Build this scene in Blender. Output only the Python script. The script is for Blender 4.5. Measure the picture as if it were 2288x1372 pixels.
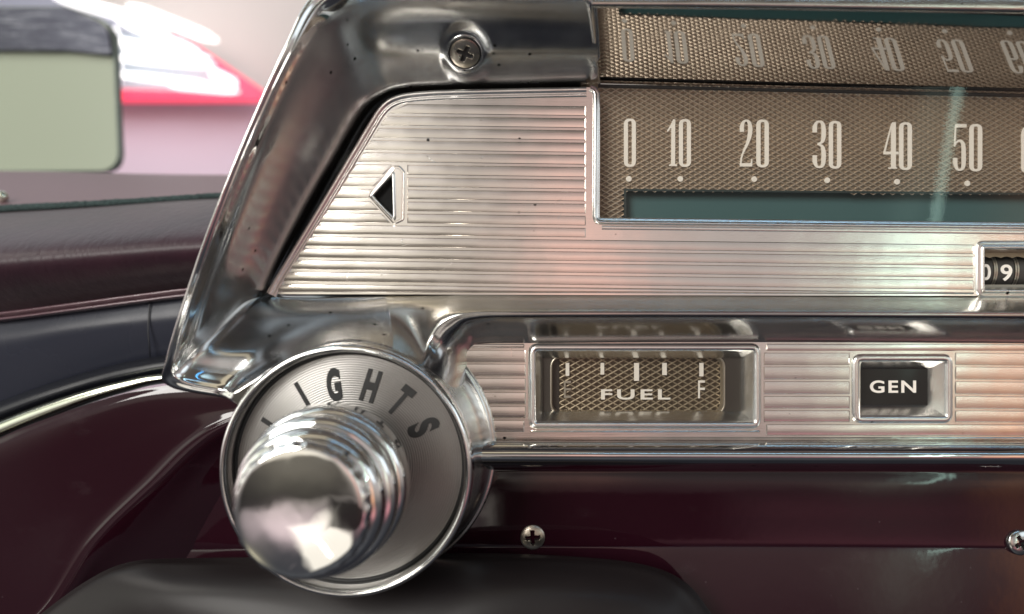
import bpy, math, random
from mathutils import Vector, Matrix
random.seed(7)
scene = bpy.context.scene
for o in list(bpy.data.objects): bpy.data.objects.remove(o)
COL = scene.collection

# ---- scale: one photograph pixel at the face of the cluster is 0.08 mm; camera 0.132 m in front of it
S = 8e-5
D = 1652.0
CU, CV = 1144.0, 686.0
def W(u, v, d):
    k = (D-d)/D
    return Vector(((u-CU)*k*S, -d*S, -(v-CV)*k*S))
def T(X, Zd, d):                      # true coordinates (px): right, down, towards the camera
    return Vector((X*S, -d*S, -Zd*S))
def px(n): return 1.0/(n*S)           # noise scale for a feature of n px

# ---- camera
cam = bpy.data.objects.new('camera', bpy.data.cameras.new('camera'))
COL.objects.link(cam); scene.camera = cam
cam.location = (0, -D*S, 0); cam.rotation_euler = (math.radians(90), 0, 0)
cam.data.sensor_width = 36; cam.data.lens = 36*D/2288.0
cam.data.clip_start = 0.005; cam.data.clip_end = 60
cam.data.dof.use_dof = True; cam.data.dof.focus_distance = D*S
cam.data.dof.aperture_fstop = 14
scene.view_settings.view_transform = 'Standard'; scene.view_settings.look = 'None'
scene.view_settings.gamma = 1; scene.view_settings.exposure = 0.10
scene.view_settings.use_curve_mapping = False

# ---- world: the car interior and showroom around the dash, as soft patches of light by direction
world = bpy.data.worlds.new('World'); scene.world = world; world.use_nodes = True
wn = world.node_tree; wn.nodes.clear()
def wnode(t, **kw):
    n = wn.nodes.new(t)
    for k, v in kw.items(): setattr(n, k, v)
    return n
wtc = wnode('ShaderNodeTexCoord'); wdir = wtc.outputs['Generated']
def wm(op, a, b=None, c=None):
    n = wnode('ShaderNodeMath', operation=op)
    for i, x in enumerate((a, b, c)):
        if x is None: continue
        if isinstance(x, (int, float)): n.inputs[i].default_value = x
        else: wn.links.new(x, n.inputs[i])
    return n.outputs[0]
def wdot(v):
    n = wnode('ShaderNodeVectorMath', operation='DOT_PRODUCT')
    wn.links.new(wdir, n.inputs[0]); n.inputs[1].default_value = v
    return n.outputs['Value']
# slight warping so that no patch is a perfect shape
wnz = wnode('ShaderNodeTexNoise'); wnz.inputs['Scale'].default_value = 3.0; wnz.inputs['Detail'].default_value = 4
wn.links.new(wdir, wnz.inputs['Vector'])
wadd = wnode('ShaderNodeVectorMath', operation='MULTIPLY_ADD')
wn.links.new(wnz.outputs['Color'], wadd.inputs[0]); wadd.inputs[1].default_value = (.16,)*3
wsub = wnode('ShaderNodeVectorMath', operation='SUBTRACT')
wn.links.new(wdir, wsub.inputs[0]); wsub.inputs[1].default_value = (.08,)*3
wn.links.new(wsub.outputs[0], wadd.inputs[2]); wraw = wdir; wdir = wadd.outputs[0]
ramp = wnode('ShaderNodeValToRGB')
wn.links.new(wm('MULTIPLY_ADD', wdot((0, 0, 1)), 0.5, 0.5), ramp.inputs[0])
stops = [(0.0, (.018, .019, .024)), (0.28, (.042, .043, .050)), (0.40, (.12, .11, .11)), (0.47, (.40, .345, .32)),
         (0.53, (.49, .45, .435)), (0.63, (.39, .36, .35)), (0.72, (.13, .118, .105)), (0.84, (.105, .09, .078)), (1.0, (.12, .10, .085))]
while len(ramp.color_ramp.elements) < len(stops): ramp.color_ramp.elements.new(0.5)
for e, (p, c) in zip(ramp.color_ramp.elements, stops): e.position = p; e.color = (*c, 1)
acc = ramp.outputs[0]
def blob(d, sx, sy, col, amp, hard=False, roll=0, mul=False):
    """patch of light round direction d; sx, sy half sizes (sine); hard: window-like edge; amp may be negative"""
    global acc, wdir
    keep = wdir
    if amp > 2.5: wdir = wraw
    e0 = Vector(d).normalized()
    e1 = e0.cross(Vector((0, 0, 1)))
    e1 = e1.normalized() if e1.length > 1e-3 else Vector((1, 0, 0))
    e2 = e1.cross(e0).normalized()
    if roll:
        R = Matrix.Rotation(math.radians(roll), 3, e0); e1 = R @ e1; e2 = R @ e2
    front = wm('GREATER_THAN', wdot(e0), 0.0)
    p = wm('DIVIDE', wdot(e1), sx); q = wm('DIVIDE', wdot(e2), sy)
    wdir = keep
    if hard:
        m = wm('MAXIMUM', wm('ABSOLUTE', p), wm('ABSOLUTE', q))
        mr = wnode('ShaderNodeMapRange'); mr.interpolation_type = 'SMOOTHSTEP'
        wn.links.new(m, mr.inputs[0]); mr.inputs[1].default_value = 1.25; mr.inputs[2].default_value = .8
        mr.inputs[3].default_value = 0; mr.inputs[4].default_value = 1
        g = mr.outputs[0]
    else:
        g = wm('EXPONENT', wm('MULTIPLY', wm('ADD', wm('MULTIPLY', p, p), wm('MULTIPLY', q, q)), -1.0))
    g = wm('MULTIPLY', wm('MULTIPLY', g, front), amp)
    if mul:
        sc = wnode('ShaderNodeVectorMath', operation='SCALE'); wn.links.new(acc, sc.inputs[0]); wn.links.new(wm('SUBTRACT', 1.0, g), sc.inputs['Scale'])
        acc = sc.outputs[0]; return
    sc = wnode('ShaderNodeVectorMath', operation='SCALE'); sc.inputs[0].default_value = col; wn.links.new(g, sc.inputs['Scale'])
    ad = wnode('ShaderNodeVectorMath', operation='ADD'); wn.links.new(acc, ad.inputs[0]); wn.links.new(sc.outputs[0], ad.inputs[1])
    acc = ad.outputs[0]
# behind the camera (-y): what the satin faces mirror
blob((-.30, -1, .02), .22, .20, (1, .93, .68), .55)
blob((.10, -1, .02), .06, .17, (1, .36, .24), .62, roll=-8)
blob((.11, -1, .30), .05, .10, (1, .36, .25), .25, roll=-20)
blob((-.01, -1, .20), .06, .22, (1, 1, 1), -.13, roll=-25)
blob((.34, -1, -.10), .22, .10, (1, .62, .6), .16)
blob((.585, -1, .19), .005, .22, (.66, 1, .86), 7.0, True, roll=-9)
blob((.56, -1, .17), .018, .20, (.66, 1, .86), .9, False, roll=-9)
blob((.52, -1, -.10), .06, .12, (.9, 1, .75), .45)
blob((.69, -1, -.02), .03, .26, (1, .42, .15), 1.0)
blob((0, -.68, -.74), .55, .22, (.92, .96, 1), .08)

blob((-.16, -1, -.42), .12, .11, (1, .93, .80), 1.0, True, 20)
blob((-.19, -1, -.44), .010, .05, (1, 1, 1), 3.0, True, 40)
blob((-.36, -1, -.35), .15, .08, (1, .78, .80), .70)
blob((-.34, -1, -.13), .26, .11, (1, 1, 1), .82, True, 8, mul=True)
# side windows, windscreen, tubes
blob((-1, -.35, .25), .35, .22, (.95, 1, .85), 1.0, True)
blob((1, -.5, .35), .30, .16, (.75, .9, 1), 1.2, True)
blob((-.5, -.5, .9), .02, .45, (.75, .95, 1), 4.0, True, 20)
blob((-.25, -.75, .8), .30, .10, (1, .88, .62), .7, True, 35)
blob((.4, -.7, .75), .015, .30, (.55, .85, 1), 3.5, True, 75)
blob((.3, -.5, .55), .30, .007, (.08, .45, 1), 4.0, True, 0)
blob((-.45, .55, .75), .55, .25, (.85, .95, 1), 1.3, True)
blob((-1, .3, .1), .25, .2, (1, .8, .8), .9)
blob((-.75, -1, -.72), .10, .07, (1, .9, .6), .7, False, 30)
blob((.50, -1, -.40), .28, .08, (1, .36, .42), .55)  # added red patch, mirrored in the lower dash paint
blob((.08, -1, -.28), .20, .055, (1, 1, 1), .85, True, mul=True)  # added dark patch, blackens the dash reflection under the chrome
# clamp below at zero
mx = wnode('ShaderNodeVectorMath', operation='MAXIMUM'); wn.links.new(acc, mx.inputs[0]); mx.inputs[1].default_value = (.004, .003, .004)
bg = wnode('ShaderNodeBackground'); bg.inputs[1].default_value = 1.0
wo = wnode('ShaderNodeOutputWorld')
wn.links.new(mx.outputs[0], bg.inputs[0]); wn.links.new(bg.outputs[0], wo.inputs[0])

def area(name, loc, target, sx, sy, power, col):
    l = bpy.data.lights.new(name, 'AREA'); l.shape = 'RECTANGLE'; l.size = sx; l.size_y = sy; l.energy = power; l.color = col
    o = bpy.data.objects.new(name, l); COL.objects.link(o); o.location = loc
    o.rotation_euler = (Vector(target)-Vector(loc)).to_track_quat('-Z', 'Y').to_euler()
    return o
area('added_highlight_lamp', (-.60, -.25, .55), (0, 0, 0), .40, .25, 1.8, (1, .96, .88))  # added lamp for crisp highlights and soft fill from upper left
area('added_dial_fill', (-.42, -.75, .30), (.05, 0, .02), .35, .35, 6.5, (1, .97, .92))  # added lamp behind the camera to brighten the dial and numerals
area('showroom_light', (-1.2, 1.6, 1.6), (-2.2, 3.1, .6), 1.2, 1.2, 20, (1, .93, .98))

# ---- materials
def mat(name, base=(.5,.5,.5), metal=0, rough=.5, coat=0, coatr=.05, spec=.5, emis=None, est=0):
    m = bpy.data.materials.new(name); m.use_nodes = True
    b = m.node_tree.nodes['Principled BSDF']
    b.inputs['Base Color'].default_value = (*base, 1); b.inputs['Metallic'].default_value = metal
    b.inputs['Roughness'].default_value = rough; b.inputs['Coat Weight'].default_value = coat
    b.inputs['Coat Roughness'].default_value = coatr; b.inputs['Specular IOR Level'].default_value = spec
    if emis: b.inputs['Emission Color'].default_value = (*emis, 1); b.inputs['Emission Strength'].default_value = est
    return m
def nd(m, t, **kw):
    n = m.node_tree.nodes.new(t)
    for k, v in kw.items(): setattr(n, k, v)
    return n
def lk(m, a, b): m.node_tree.links.new(a, b)
def coords(m, scale=(1,1,1), rot=(0,0,0)):
    tc = nd(m, 'ShaderNodeTexCoord'); mp = nd(m, 'ShaderNodeMapping')
    mp.inputs['Scale'].default_value = scale; mp.inputs['Rotation'].default_value = rot
    lk(m, tc.outputs['Object'], mp.inputs['Vector']); return mp.outputs[0]
def noise(m, vec, scale, detail=3, rough=.55):
    n = nd(m, 'ShaderNodeTexNoise'); n.inputs['Scale'].default_value = scale; n.inputs['Detail'].default_value = detail
    n.inputs['Roughness'].default_value = rough; lk(m, vec, n.inputs['Vector']); return n.outputs['Fac']
def maprange(m, x, a, b, c, d):
    n = nd(m, 'ShaderNodeMapRange'); lk(m, x, n.inputs[0])
    for i, v in enumerate((a, b, c, d)): n.inputs[i+1].default_value = v
    return n.outputs[0]
def ramp2(m, x, pts):
    r = nd(m, 'ShaderNodeValToRGB'); lk(m, x, r.inputs[0])
    while len(r.color_ramp.elements) < len(pts): r.color_ramp.elements.new(.5)
    for e, (p, c) in zip(r.color_ramp.elements, pts): e.position = p; e.color = (*c, 1)
    return r.outputs[0]
def bump(m, h, strength, dist, prev=None):
    n = nd(m, 'ShaderNodeBump'); n.inputs['Strength'].default_value = strength; n.inputs['Distance'].default_value = dist
    lk(m, h, n.inputs['Height'])
    if prev: lk(m, prev, n.inputs['Normal'])
    return n.outputs[0]
def P(m): return m.node_tree.nodes['Principled BSDF']
def metal_mat(name, base, rough, rvar=.06, wave=0, wavepx=120, brush=None, brushamt=.0, pits=0, scratch=True, stain=.15):
    m = mat(name, base, 1, rough); b = P(m)
    c = coords(m)
    nz = noise(m, c, px(90), 4)
    lk(m, maprange(m, nz, .3, .75, max(.01, rough-rvar), rough+rvar), b.inputs['Roughness'])
    dark = tuple(x*(1-stain) for x in base)
    n2 = noise(m, c, px(150), 5)
    colr = ramp2(m, n2, [(.35, dark), (.65, base)])
    nrm = None
    if wave: nrm = bump(m, noise(m, c, px(wavepx), 2), 1.0, wave*S, nrm)
    if brush:
        cb = coords(m, brush)
        nrm = bump(m, noise(m, cb, px(4), 2), brushamt, 1.2*S, nrm)
    if scratch:
        cs = coords(m, (1, 1, 1), (0.3, .5, .9)); 
        w = nd(m, 'ShaderNodeTexVoronoi', feature='DISTANCE_TO_EDGE'); w.inputs['Scale'].default_value = px(260)
        mp = nd(m, 'ShaderNodeMapping'); mp.inputs['Scale'].default_value = (1, 1, 3.2); mp.inputs['Rotation'].default_value = (0, .6, 0)
        lk(m, cs, mp.inputs[0]); lk(m, mp.outputs[0], w.inputs['Vector'])
        sc = maprange(m, w.outputs['Distance'], 0, .004, 1, 0)
        gate = maprange(m, noise(m, c, px(60), 2), .64, .68, 0, 1)
        mu = nd(m, 'ShaderNodeMath', operation='MULTIPLY'); lk(m, sc, mu.inputs[0]); lk(m, gate, mu.inputs[1])
        nrm = bump(m, mu.outputs[0], .12, -.6*S, nrm)
    if pits:
        v = nd(m, 'ShaderNodeTexVoronoi'); v.inputs['Scale'].default_value = px(34); lk(m, c, v.inputs['Vector'])
        v.inputs['Randomness'].default_value = 1
        d = maprange(m, v.outputs['Distance'], .08, .13, 1, 0)
        g = maprange(m, noise(m, c, px(130), 3), .44, .52, 0, 1)
        # only some cells carry a pit
        g2 = nd(m, 'ShaderNodeSeparateColor'); lk(m, v.outputs['Color'], g2.inputs[0])
        g3 = maprange(m, g2.outputs[0], 1-pits, 1-pits+.02, 0, 1)
        a1 = nd(m, 'ShaderNodeMath', operation='MULTIPLY'); lk(m, d, a1.inputs[0]); lk(m, g, a1.inputs[1])
        a2 = nd(m, 'ShaderNodeMath', operation='MULTIPLY'); lk(m, a1.outputs[0], a2.inputs[0]); lk(m, g3, a2.inputs[1])
        mx = nd(m, 'ShaderNodeMix', data_type='RGBA'); lk(m, a2.outputs[0], mx.inputs[0]); lk(m, colr, mx.inputs[6])
        mx.inputs[7].default_value = (.03, .03, .03, 1); colr = mx.outputs[2]
    lk(m, colr, b.inputs['Base Color'])
    if nrm: lk(m, nrm, b.inputs['Normal'])
    return m
CHROME = metal_mat('chrome', (.72, .71, .70), .05, .03, wave=1.0, wavepx=90, pits=.25)
KNOBM = metal_mat('bright_chrome', (.88, .88, .87), .035, .02, wave=.4, wavepx=80, pits=.1, stain=.04)
CAST = metal_mat('worn_cast_chrome', (.50, .50, .50), .215, .05, wave=.7, wavepx=110, brush=(.25, 1, 1.6), brushamt=0, pits=.7, stain=.12, scratch=False)
MIRROR = metal_mat('flat_chrome', (.46, .452, .45), .045, .02, wave=.25, wavepx=160, pits=.3, stain=.08)
LEDGE = metal_mat('brushed_chrome', (.62, .60, .55), .22, .05, wave=.6, brush=(.08, 1, 1), brushamt=.22, pits=.35)
SATIN = metal_mat('satin_aluminium', (.84, .80, .755), .17, .03, wave=1.0, wavepx=140, brush=(.05, 1, 1), brushamt=.06, pits=.08, stain=.06)
BOSSM = metal_mat('satin_boss', (.70, .69, .66), .24, .06, wave=1.0, brush=(.3, .3, 1), brushamt=.1, pits=.3)
BEZEL = metal_mat('bright_aluminium', (.86, .85, .82), .25, .03, wave=.5, stain=.05, pits=.1)
STEEL = metal_mat('screw_steel', (.62, .55, .46), .30, .08, wave=.5, wavepx=12, stain=.4, scratch=False)
DISH = metal_mat('turned_aluminium', (.27, .262, .25), .36, .03, stain=.08, scratch=False)
# concentric turning marks on the dish
def turned(m, cx, cz):
    b = P(m); tc = nd(m, 'ShaderNodeTexCoord'); sep = nd(m, 'ShaderNodeVectorMath', operation='SUBTRACT')
    lk(m, tc.outputs['Object'], sep.inputs[0]); sep.inputs[1].default_value = (cx, 0, cz)
    mul = nd(m, 'ShaderNodeVectorMath', operation='MULTIPLY'); lk(m, sep.outputs[0], mul.inputs[0]); mul.inputs[1].default_value = (1, 0, 1)
    ln = nd(m, 'ShaderNodeVectorMath', operation='LENGTH'); lk(m, mul.outputs[0], ln.inputs[0])
    s = nd(m, 'ShaderNodeMath', operation='MULTIPLY'); lk(m, ln.outputs['Value'], s.inputs[0]); s.inputs[1].default_value = 2*math.pi/(4.6*S)
    si = nd(m, 'ShaderNodeMath', operation='SINE'); lk(m, s.outputs[0], si.inputs[0])
    lk(m, bump(m, si.outputs[0], .5, .35*S), b.inputs['Normal'])
def paint(name, base, r=.12, orange=.4, dust=True, coat=1.0, rr=.35):
    m = mat(name, base, 0, rr, coat, r); b = P(m); c = coords(m)
    lk(m, bump(m, noise(m, c, px(45), 2), .5, orange*S), b.inputs['Coat Normal']); b.inputs['Specular IOR Level'].default_value = .04
    if dust:
        v = nd(m, 'ShaderNodeTexVoronoi'); v.inputs['Scale'].default_value = px(60); lk(m, c, v.inputs['Vector'])
        d = maprange(m, v.outputs['Distance'], .02, .045, 1, 0)
        haze = maprange(m, noise(m, coords(m, (1, 1, 2.2), (0, .5, 0)), px(160), 5, .65), .62, .85, 0, .16)
        ad = nd(m, 'ShaderNodeMath', operation='MULTIPLY_ADD'); lk(m, d, ad.inputs[0]); ad.inputs[1].default_value = .4; lk(m, haze, ad.inputs[2])
        mx = nd(m, 'ShaderNodeMix', data_type='RGBA'); lk(m, ad.outputs[0], mx.inputs[0]); mx.inputs[6].default_value = (*base, 1)
        mx.inputs[7].default_value = (.08, .06, .066, 1); lk(m, mx.outputs[2], b.inputs['Base Color'])
        lk(m, maprange(m, noise(m, c, px(200), 4), .4, .8, r*.8, r*1.3), b.inputs['Coat Roughness'])
    return m
MAROON = paint('maroon_paint', (.016, .0023, .0060), .06, orange=.35, rr=.5)
CHAR = paint('charcoal_paint', (.024, .026, .038), .3, coat=.35)
BLACKP = mat('gap_black', (.008, .009, .014), 0, .4)
HUMPM = mat("dark_reflection", (.010, .0075, .008), 0, .45, .12, .25, spec=.2)  # dark colour standing in for a reflection in the dash paint
lk(HUMPM, bump(HUMPM, noise(HUMPM, coords(HUMPM), px(9), 3), .25, .5*S), P(HUMPM).inputs['Normal'])
def leather():
    m = mat('maroon_leather', (.055, .020, .028), 0, .42, spec=.3); b = P(m)
    c = coords(m, (1, 1, 1)); v = nd(m, 'ShaderNodeTexVoronoi'); v.inputs['Scale'].default_value = px(9); lk(m, c, v.inputs['Vector'])
    n1 = bump(m, v.outputs['Distance'], .2, .6*S)
    cw = coords(m, (1.6, 1, .45), (0, .75, 0))
    wr = noise(m, cw, px(38), 4, .6)
    gate = nd(m, 'ShaderNodeTexGradient')
    n2 = bump(m, wr, .7, 3.0*S, n1)
    lk(m, n2, b.inputs['Normal'])
    lk(m, ramp2(m, noise(m, c, px(130), 4), [(.3, (.021, .0065, .013)), (.7, (.032, .010, .018))]), b.inputs['Base Color'])
    b.inputs['Sheen Weight'].default_value = .1
    return m
LEATHER = leather()
VINYL = mat('mauve_vinyl', (.16, .095, .11), 0, .5)
FELT = mat('green_felt', (.028, .045, .048), 0, .95)
lk(FELT, bump(FELT, noise(FELT, coords(FELT, (1, 1, 1)), px(7), 4, .8), 1, 8*S), P(FELT).inputs['Normal'])
lk(FELT, ramp2(FELT, noise(FELT, coords(FELT), px(9), 3, .7), [(.3, (.012, .022, .026)), (.7, (.07, .11, .105))]), P(FELT).inputs['Base Color'])
def grime(m, amt=.5, cell=46):
    b = P(m); src = b.inputs['Base Color'].links[0].from_socket; c = coords(m)
    n = noise(m, coords(m, (.35, 1, 1.6)), px(70), 6, .7)
    v = nd(m, 'ShaderNodeTexVoronoi'); v.inputs['Scale'].default_value = px(cell); lk(m, c, v.inputs['Vector'])
    sp = maprange(m, v.outputs['Distance'], .03, .06, 1, 0)
    k = nd(m, 'ShaderNodeMath', operation='MAXIMUM'); lk(m, maprange(m, n, .60, .80, 0, amt), k.inputs[0])
    k2 = nd(m, 'ShaderNodeMath', operation='MULTIPLY'); lk(m, sp, k2.inputs[0]); k2.inputs[1].default_value = amt; lk(m, k2.outputs[0], k.inputs[1])
    mx = nd(m, 'ShaderNodeMix', data_type='RGBA'); lk(m, k.outputs[0], mx.inputs[0]); lk(m, src, mx.inputs[6]); mx.inputs[7].default_value = (.30, .26, .21, 1)
    lk(m, mx.outputs[2], b.inputs['Base Color'])
for m_, a_ in ((SATIN, .35), (CAST, .2), (LEDGE, .5), (MIRROR, .35), (BOSSM, .4)): grime(m_, a_)
TRIM = metal_mat('pale_trim', (.80, .84, .70), .2, .05)
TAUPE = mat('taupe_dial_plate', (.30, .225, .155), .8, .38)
RIDGE = mat('pale_lattice_ridge', (.66, .565, .46), .8, .35)  # ridges paler than the pits so the lattice shows
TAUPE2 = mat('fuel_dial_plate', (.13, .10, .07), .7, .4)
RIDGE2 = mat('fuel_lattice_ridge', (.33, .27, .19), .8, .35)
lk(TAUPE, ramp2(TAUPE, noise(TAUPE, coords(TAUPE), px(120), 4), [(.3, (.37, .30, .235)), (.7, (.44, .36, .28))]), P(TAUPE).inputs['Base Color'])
IVORY = mat('ivory_print', (.88, .83, .76), 0, .5)
TEAL = mat('teal_band', (.045, .112, .118), 0, .45)
BLACK = mat('black_plastic', (.007, .007, .007), 0, .55, spec=.12)
PITCH = mat('black_paint', (.006, .006, .006), 0, .5)
DARKBOX = mat('dark_recess', (.05, .043, .036), .3, .5)
GREYW = mat('counter_wheel', (.045, .042, .038), 0, .45)
LENS = mat('black_lens', (.009, .007, .007), 0, .35, .35, .06, spec=.2)
def glass_mat():
    m = bpy.data.materials.new('clear_glass'); m.use_nodes = True; t = m.node_tree; t.nodes.clear()
    o = t.nodes.new('ShaderNodeOutputMaterial'); mx = t.nodes.new('ShaderNodeMixShader'); tr = t.nodes.new('ShaderNodeBsdfTransparent')
    gl = t.nodes.new('ShaderNodeBsdfGlossy'); fr = t.nodes.new('ShaderNodeFresnel'); fr.inputs[0].default_value = 1.38
    tr.inputs[0].default_value = (.96, .96, .94, 1); gl.inputs['Roughness'].default_value = .012
    t.links.new(fr.outputs[0], mx.inputs[0]); t.links.new(tr.outputs[0], mx.inputs[1]); t.links.new(gl.outputs[0], mx.inputs[2])
    t.links.new(mx.outputs[0], o.inputs[0]); return m
GLASS = glass_mat()
WALLM = mat('pale_pink_wall', (.80, .66, .76), 0, .8)
CEILM = mat('beige_wall', (.62, .58, .54), 0, .8)
REDM = mat('red_lit_edge', (.8, .05, .10), 0, .4, emis=(1, .06, .14), est=.75)
TUBEM = mat('white_light_tube', (1, 1, 1), 0, .4, emis=(1, .99, .95), est=1.5)
PANELM = mat('pale_blue_panel', (.42, .50, .56), 0, .5, emis=(.75, .9, 1), est=.08)
RECESS = metal_mat('recess_chrome', (.46, .45, .44), .18, .04, wave=.8, wavepx=120, brush=(.1, 1, 1), brushamt=.08, pits=.2)
SAGE = mat('sage_glass', (.36, .405, .31), 0, .25, .3, .1)
MIRTOP = metal_mat('scratched_grey_metal', (.06, .062, .078), .40, .1)
lk(MIRTOP, ramp2(MIRTOP, noise(MIRTOP, coords(MIRTOP, (.12, 1, 1.6), (0, .12, 0)), px(30), 5, .75), [(.35, (.035, .036, .048)), (.55, (.07, .073, .09)), (.72, (.30, .31, .34))]), P(MIRTOP).inputs['Base Color'])
GREYB = mat('blue_grey_roof', (.36, .38, .46), 0, .6)

# ---- building helpers
ORG = {}
def link(name, me, parent=None):
    o = bpy.data.objects.new(name, me); COL.objects.link(o)
    if parent is not None: o.parent = parent
    return o
def thing(name, loc, label, cat, group=None):
    o = bpy.data.objects.new(name, None); COL.objects.link(o); o.location = loc; o.empty_display_size = .01
    o['label'] = label; o['category'] = cat
    if group: o['group'] = group
    ORG[o.name] = Vector(loc); return o
def mk(name, vs, fs, m, parent=None, smooth=True, label=None, cat=None, kind=None, org=None, auto=None):
    base = ORG[parent.name] if parent is not None else (Vector(org) if org is not None else Vector((0, 0, 0)))
    me = bpy.data.meshes.new(name); me.from_pydata([Vector(v)-base for v in vs], [], fs)
    me.materials.append(m); me.update()
    if smooth: me.polygons.foreach_set('use_smooth', [True]*len(me.polygons))
    if smooth and auto:
        try: me.set_sharp_from_angle(angle=math.radians(auto))
        except Exception: pass
    o = link(name, me, parent)
    ORG[o.name] = base
    if parent is None: o.location = base
    if label: o['label'] = label
    if cat: o['category'] = cat
    if kind: o['kind'] = kind
    return o
class MB:
    def __init__(s): s.v = []; s.f = []
    def add(s, vs, fs):
        n = len(s.v); s.v += [Vector(a) for a in vs]; s.f += [tuple(i+n for i in f) for f in fs]; return s
    def build(s, *a, **k): return mk(a[0], s.v, s.f, *a[1:], **k)
def crom(pts, n, closed=False):
    """n samples along a centripetal-ish Catmull-Rom through pts (uniform in index)"""
    out = []; m = len(pts)
    if m == 2: return [pts[0].lerp(pts[1], i/(n-1)) for i in range(n)]
    segs = m if closed else m-1
    for i in range(n):
        t = i/(n if closed else n-1)*segs; k = min(int(t), segs-1); f = t-k
        if closed: a, b, c, d = pts[(k-1) % m], pts[k % m], pts[(k+1) % m], pts[(k+2) % m]
        else:
            b, c = pts[k], pts[k+1]; a = pts[k-1] if k > 0 else b*2-c; d = pts[k+2] if k+2 < m else c*2-b
        out.append(.5*((2*b)+(c-a)*f+(2*a-5*b+4*c-d)*f*f+(3*b-a-3*c+d)*f*f*f))
    return out
def grid(rows):
    n = len(rows[0]); vs = [p for r in rows for p in r]; fs = []
    for j in range(len(rows)-1):
        for i in range(n-1): fs.append((j*n+i, j*n+i+1, (j+1)*n+i+1, (j+1)*n+i))
    return vs, fs
def loft(rows, nu, nv):
    """rows of (u,v,d) control points with equal counts -> smooth sheet"""
    R = [crom([W(*p) for p in r], nu) for r in rows]
    cols = [crom([R[j][i] for j in range(len(R))], nv) for i in range(nu)]
    return grid([[cols[i][j] for i in range(nu)] for j in range(nv)])
def tube(pts, r, n=8, closed=False):
    vs = []; fs = []; m = len(pts)
    for i, p in enumerate(pts):
        a = pts[i-1] if i > 0 else (pts[-1] if closed else p); b = pts[i+1] if i < m-1 else (pts[0] if closed else p)
        t = (b-a).normalized(); s = t.cross(Vector((0, 1, 0)));
        s = s.normalized() if s.length > 1e-4 else Vector((1, 0, 0)); q = s.cross(t)
        rr = r[i] if isinstance(r, (list, tuple)) else r
        for k in range(n):
            an = 2*math.pi*k/n; vs.append(p+(s*math.cos(an)+q*math.sin(an))*rr*S)
    for i in range(m if closed else m-1):
        for k in range(n): fs.append((i*n+k, i*n+(k+1) % n, ((i+1) % m)*n+(k+1) % n, ((i+1) % m)*n+k))
    if not closed: fs.append(tuple(range(n))[::-1]); fs.append(tuple((m-1)*n+k for k in range(n)))
    return vs, fs
def lathe(cx, cz, prof, n=128, wob=None):
    """profile of (r, d) round an axis towards the camera, true coordinates"""
    vs = []; fs = []
    for j, (r, d) in enumerate(prof):
        for i in range(n):
            a = 2*math.pi*i/n; rr = r+(wob(j, a) if wob else 0)
            vs.append(T(cx+rr*math.cos(a), cz+rr*math.sin(a), d))
    for j in range(len(prof)-1):
        for i in range(n): fs.append((j*n+i, j*n+(i+1) % n, (j+1)*n+(i+1) % n, (j+1)*n+i))
    return vs, fs
def densify(prof, n=4):
    return [(p.x, p.y) for p in crom([Vector((a, b, 0)) for a, b in prof], (len(prof)-1)*n+1)]
def roundpoly(pts, r, n=7):
    out = []; m = len(pts)
    for i in range(m):
        rr = r[i] if isinstance(r, (list, tuple)) else r
        p = Vector((*pts[i], 0)); a = Vector((*pts[i-1], 0))-p; b = Vector((*pts[(i+1) % m], 0))-p
        la, lb = a.length, b.length; a.normalize(); b.normalize()
        ang = a.angle(b); c = min(rr/max(math.tan(ang/2), 1e-3), la*.49, lb*.49)
        A = p+a*c; B = p+b*c
        for k in range(n):
            t = k/(n-1); q = (1-t)**2*A+2*t*(1-t)*p+t*t*B; out.append((q.x, q.y))
    return out
def rrect(x0, y0, x1, y1, r, n=7): return roundpoly([(x0, y0), (x1, y0), (x1, y1), (x0, y1)], r, n)
def totrue(pts, d):
    k = (D-d)/D; return [((u-CU)*k, (v-CV)*k) for u, v in pts]
def moulding(path, prof, dref, closed=True, flip=1):
    """sweep profile [(inward offset, depth)] along a picture path taken at depth dref"""
    P2 = totrue(path, dref); m = len(P2)
    area2 = sum(P2[i-1][0]*P2[i][1]-P2[i][0]*P2[i-1][1] for i in range(m))
    sg = (1 if area2 > 0 else -1)*flip
    rings = []
    nor = []
    for i in range(m):
        a = P2[i-1] if (closed or i > 0) else P2[i]; b = P2[(i+1) % m] if (closed or i < m-1) else P2[i]
        tx, ty = b[0]-a[0], b[1]-a[1]; l = math.hypot(tx, ty) or 1
        nor.append((-ty/l*sg, tx/l*sg))
    vs = []; fs = []; n = len(prof)
    for (x, y), (nx, ny) in zip(P2, nor):
        for o, d in prof: vs.append(T(x+nx*o, y+ny*o, d))
    for i in range(m if closed else m-1):
        for k in range(n-1): fs.append((i*n+k, i*n+k+1, ((i+1) % m)*n+k+1, ((i+1) % m)*n+k))
    return vs, fs
def shape(outlines, d, th=0, true=False):
    """flat shape with holes at depth d (picture coords at that depth), optional thickness backwards"""
    cu = bpy.data.curves.new('tmp', 'CURVE'); cu.dimensions = '2D'; cu.fill_mode = 'BOTH' if th else 'FRONT'
    for pts in outlines:
        q = pts if true else totrue(pts, d)
        sp = cu.splines.new('POLY'); sp.points.add(len(q)-1); sp.use_cyclic_u = True
        for i, (x, y) in enumerate(q): sp.points[i].co = (x, -y, 0, 1)
    cu.extrude = th/2.0
    ob = bpy.data.objects.new('tmp', cu); me = ob.to_mesh()
    vs = [T(v.co.x, -v.co.y, d-th/2.0+v.co.z) for v in me.vertices]; fs = [tuple(p.vertices) for p in me.polygons]
    ob.to_mesh_clear(); bpy.data.objects.remove(ob); bpy.data.curves.remove(cu)
    return vs, fs
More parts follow.
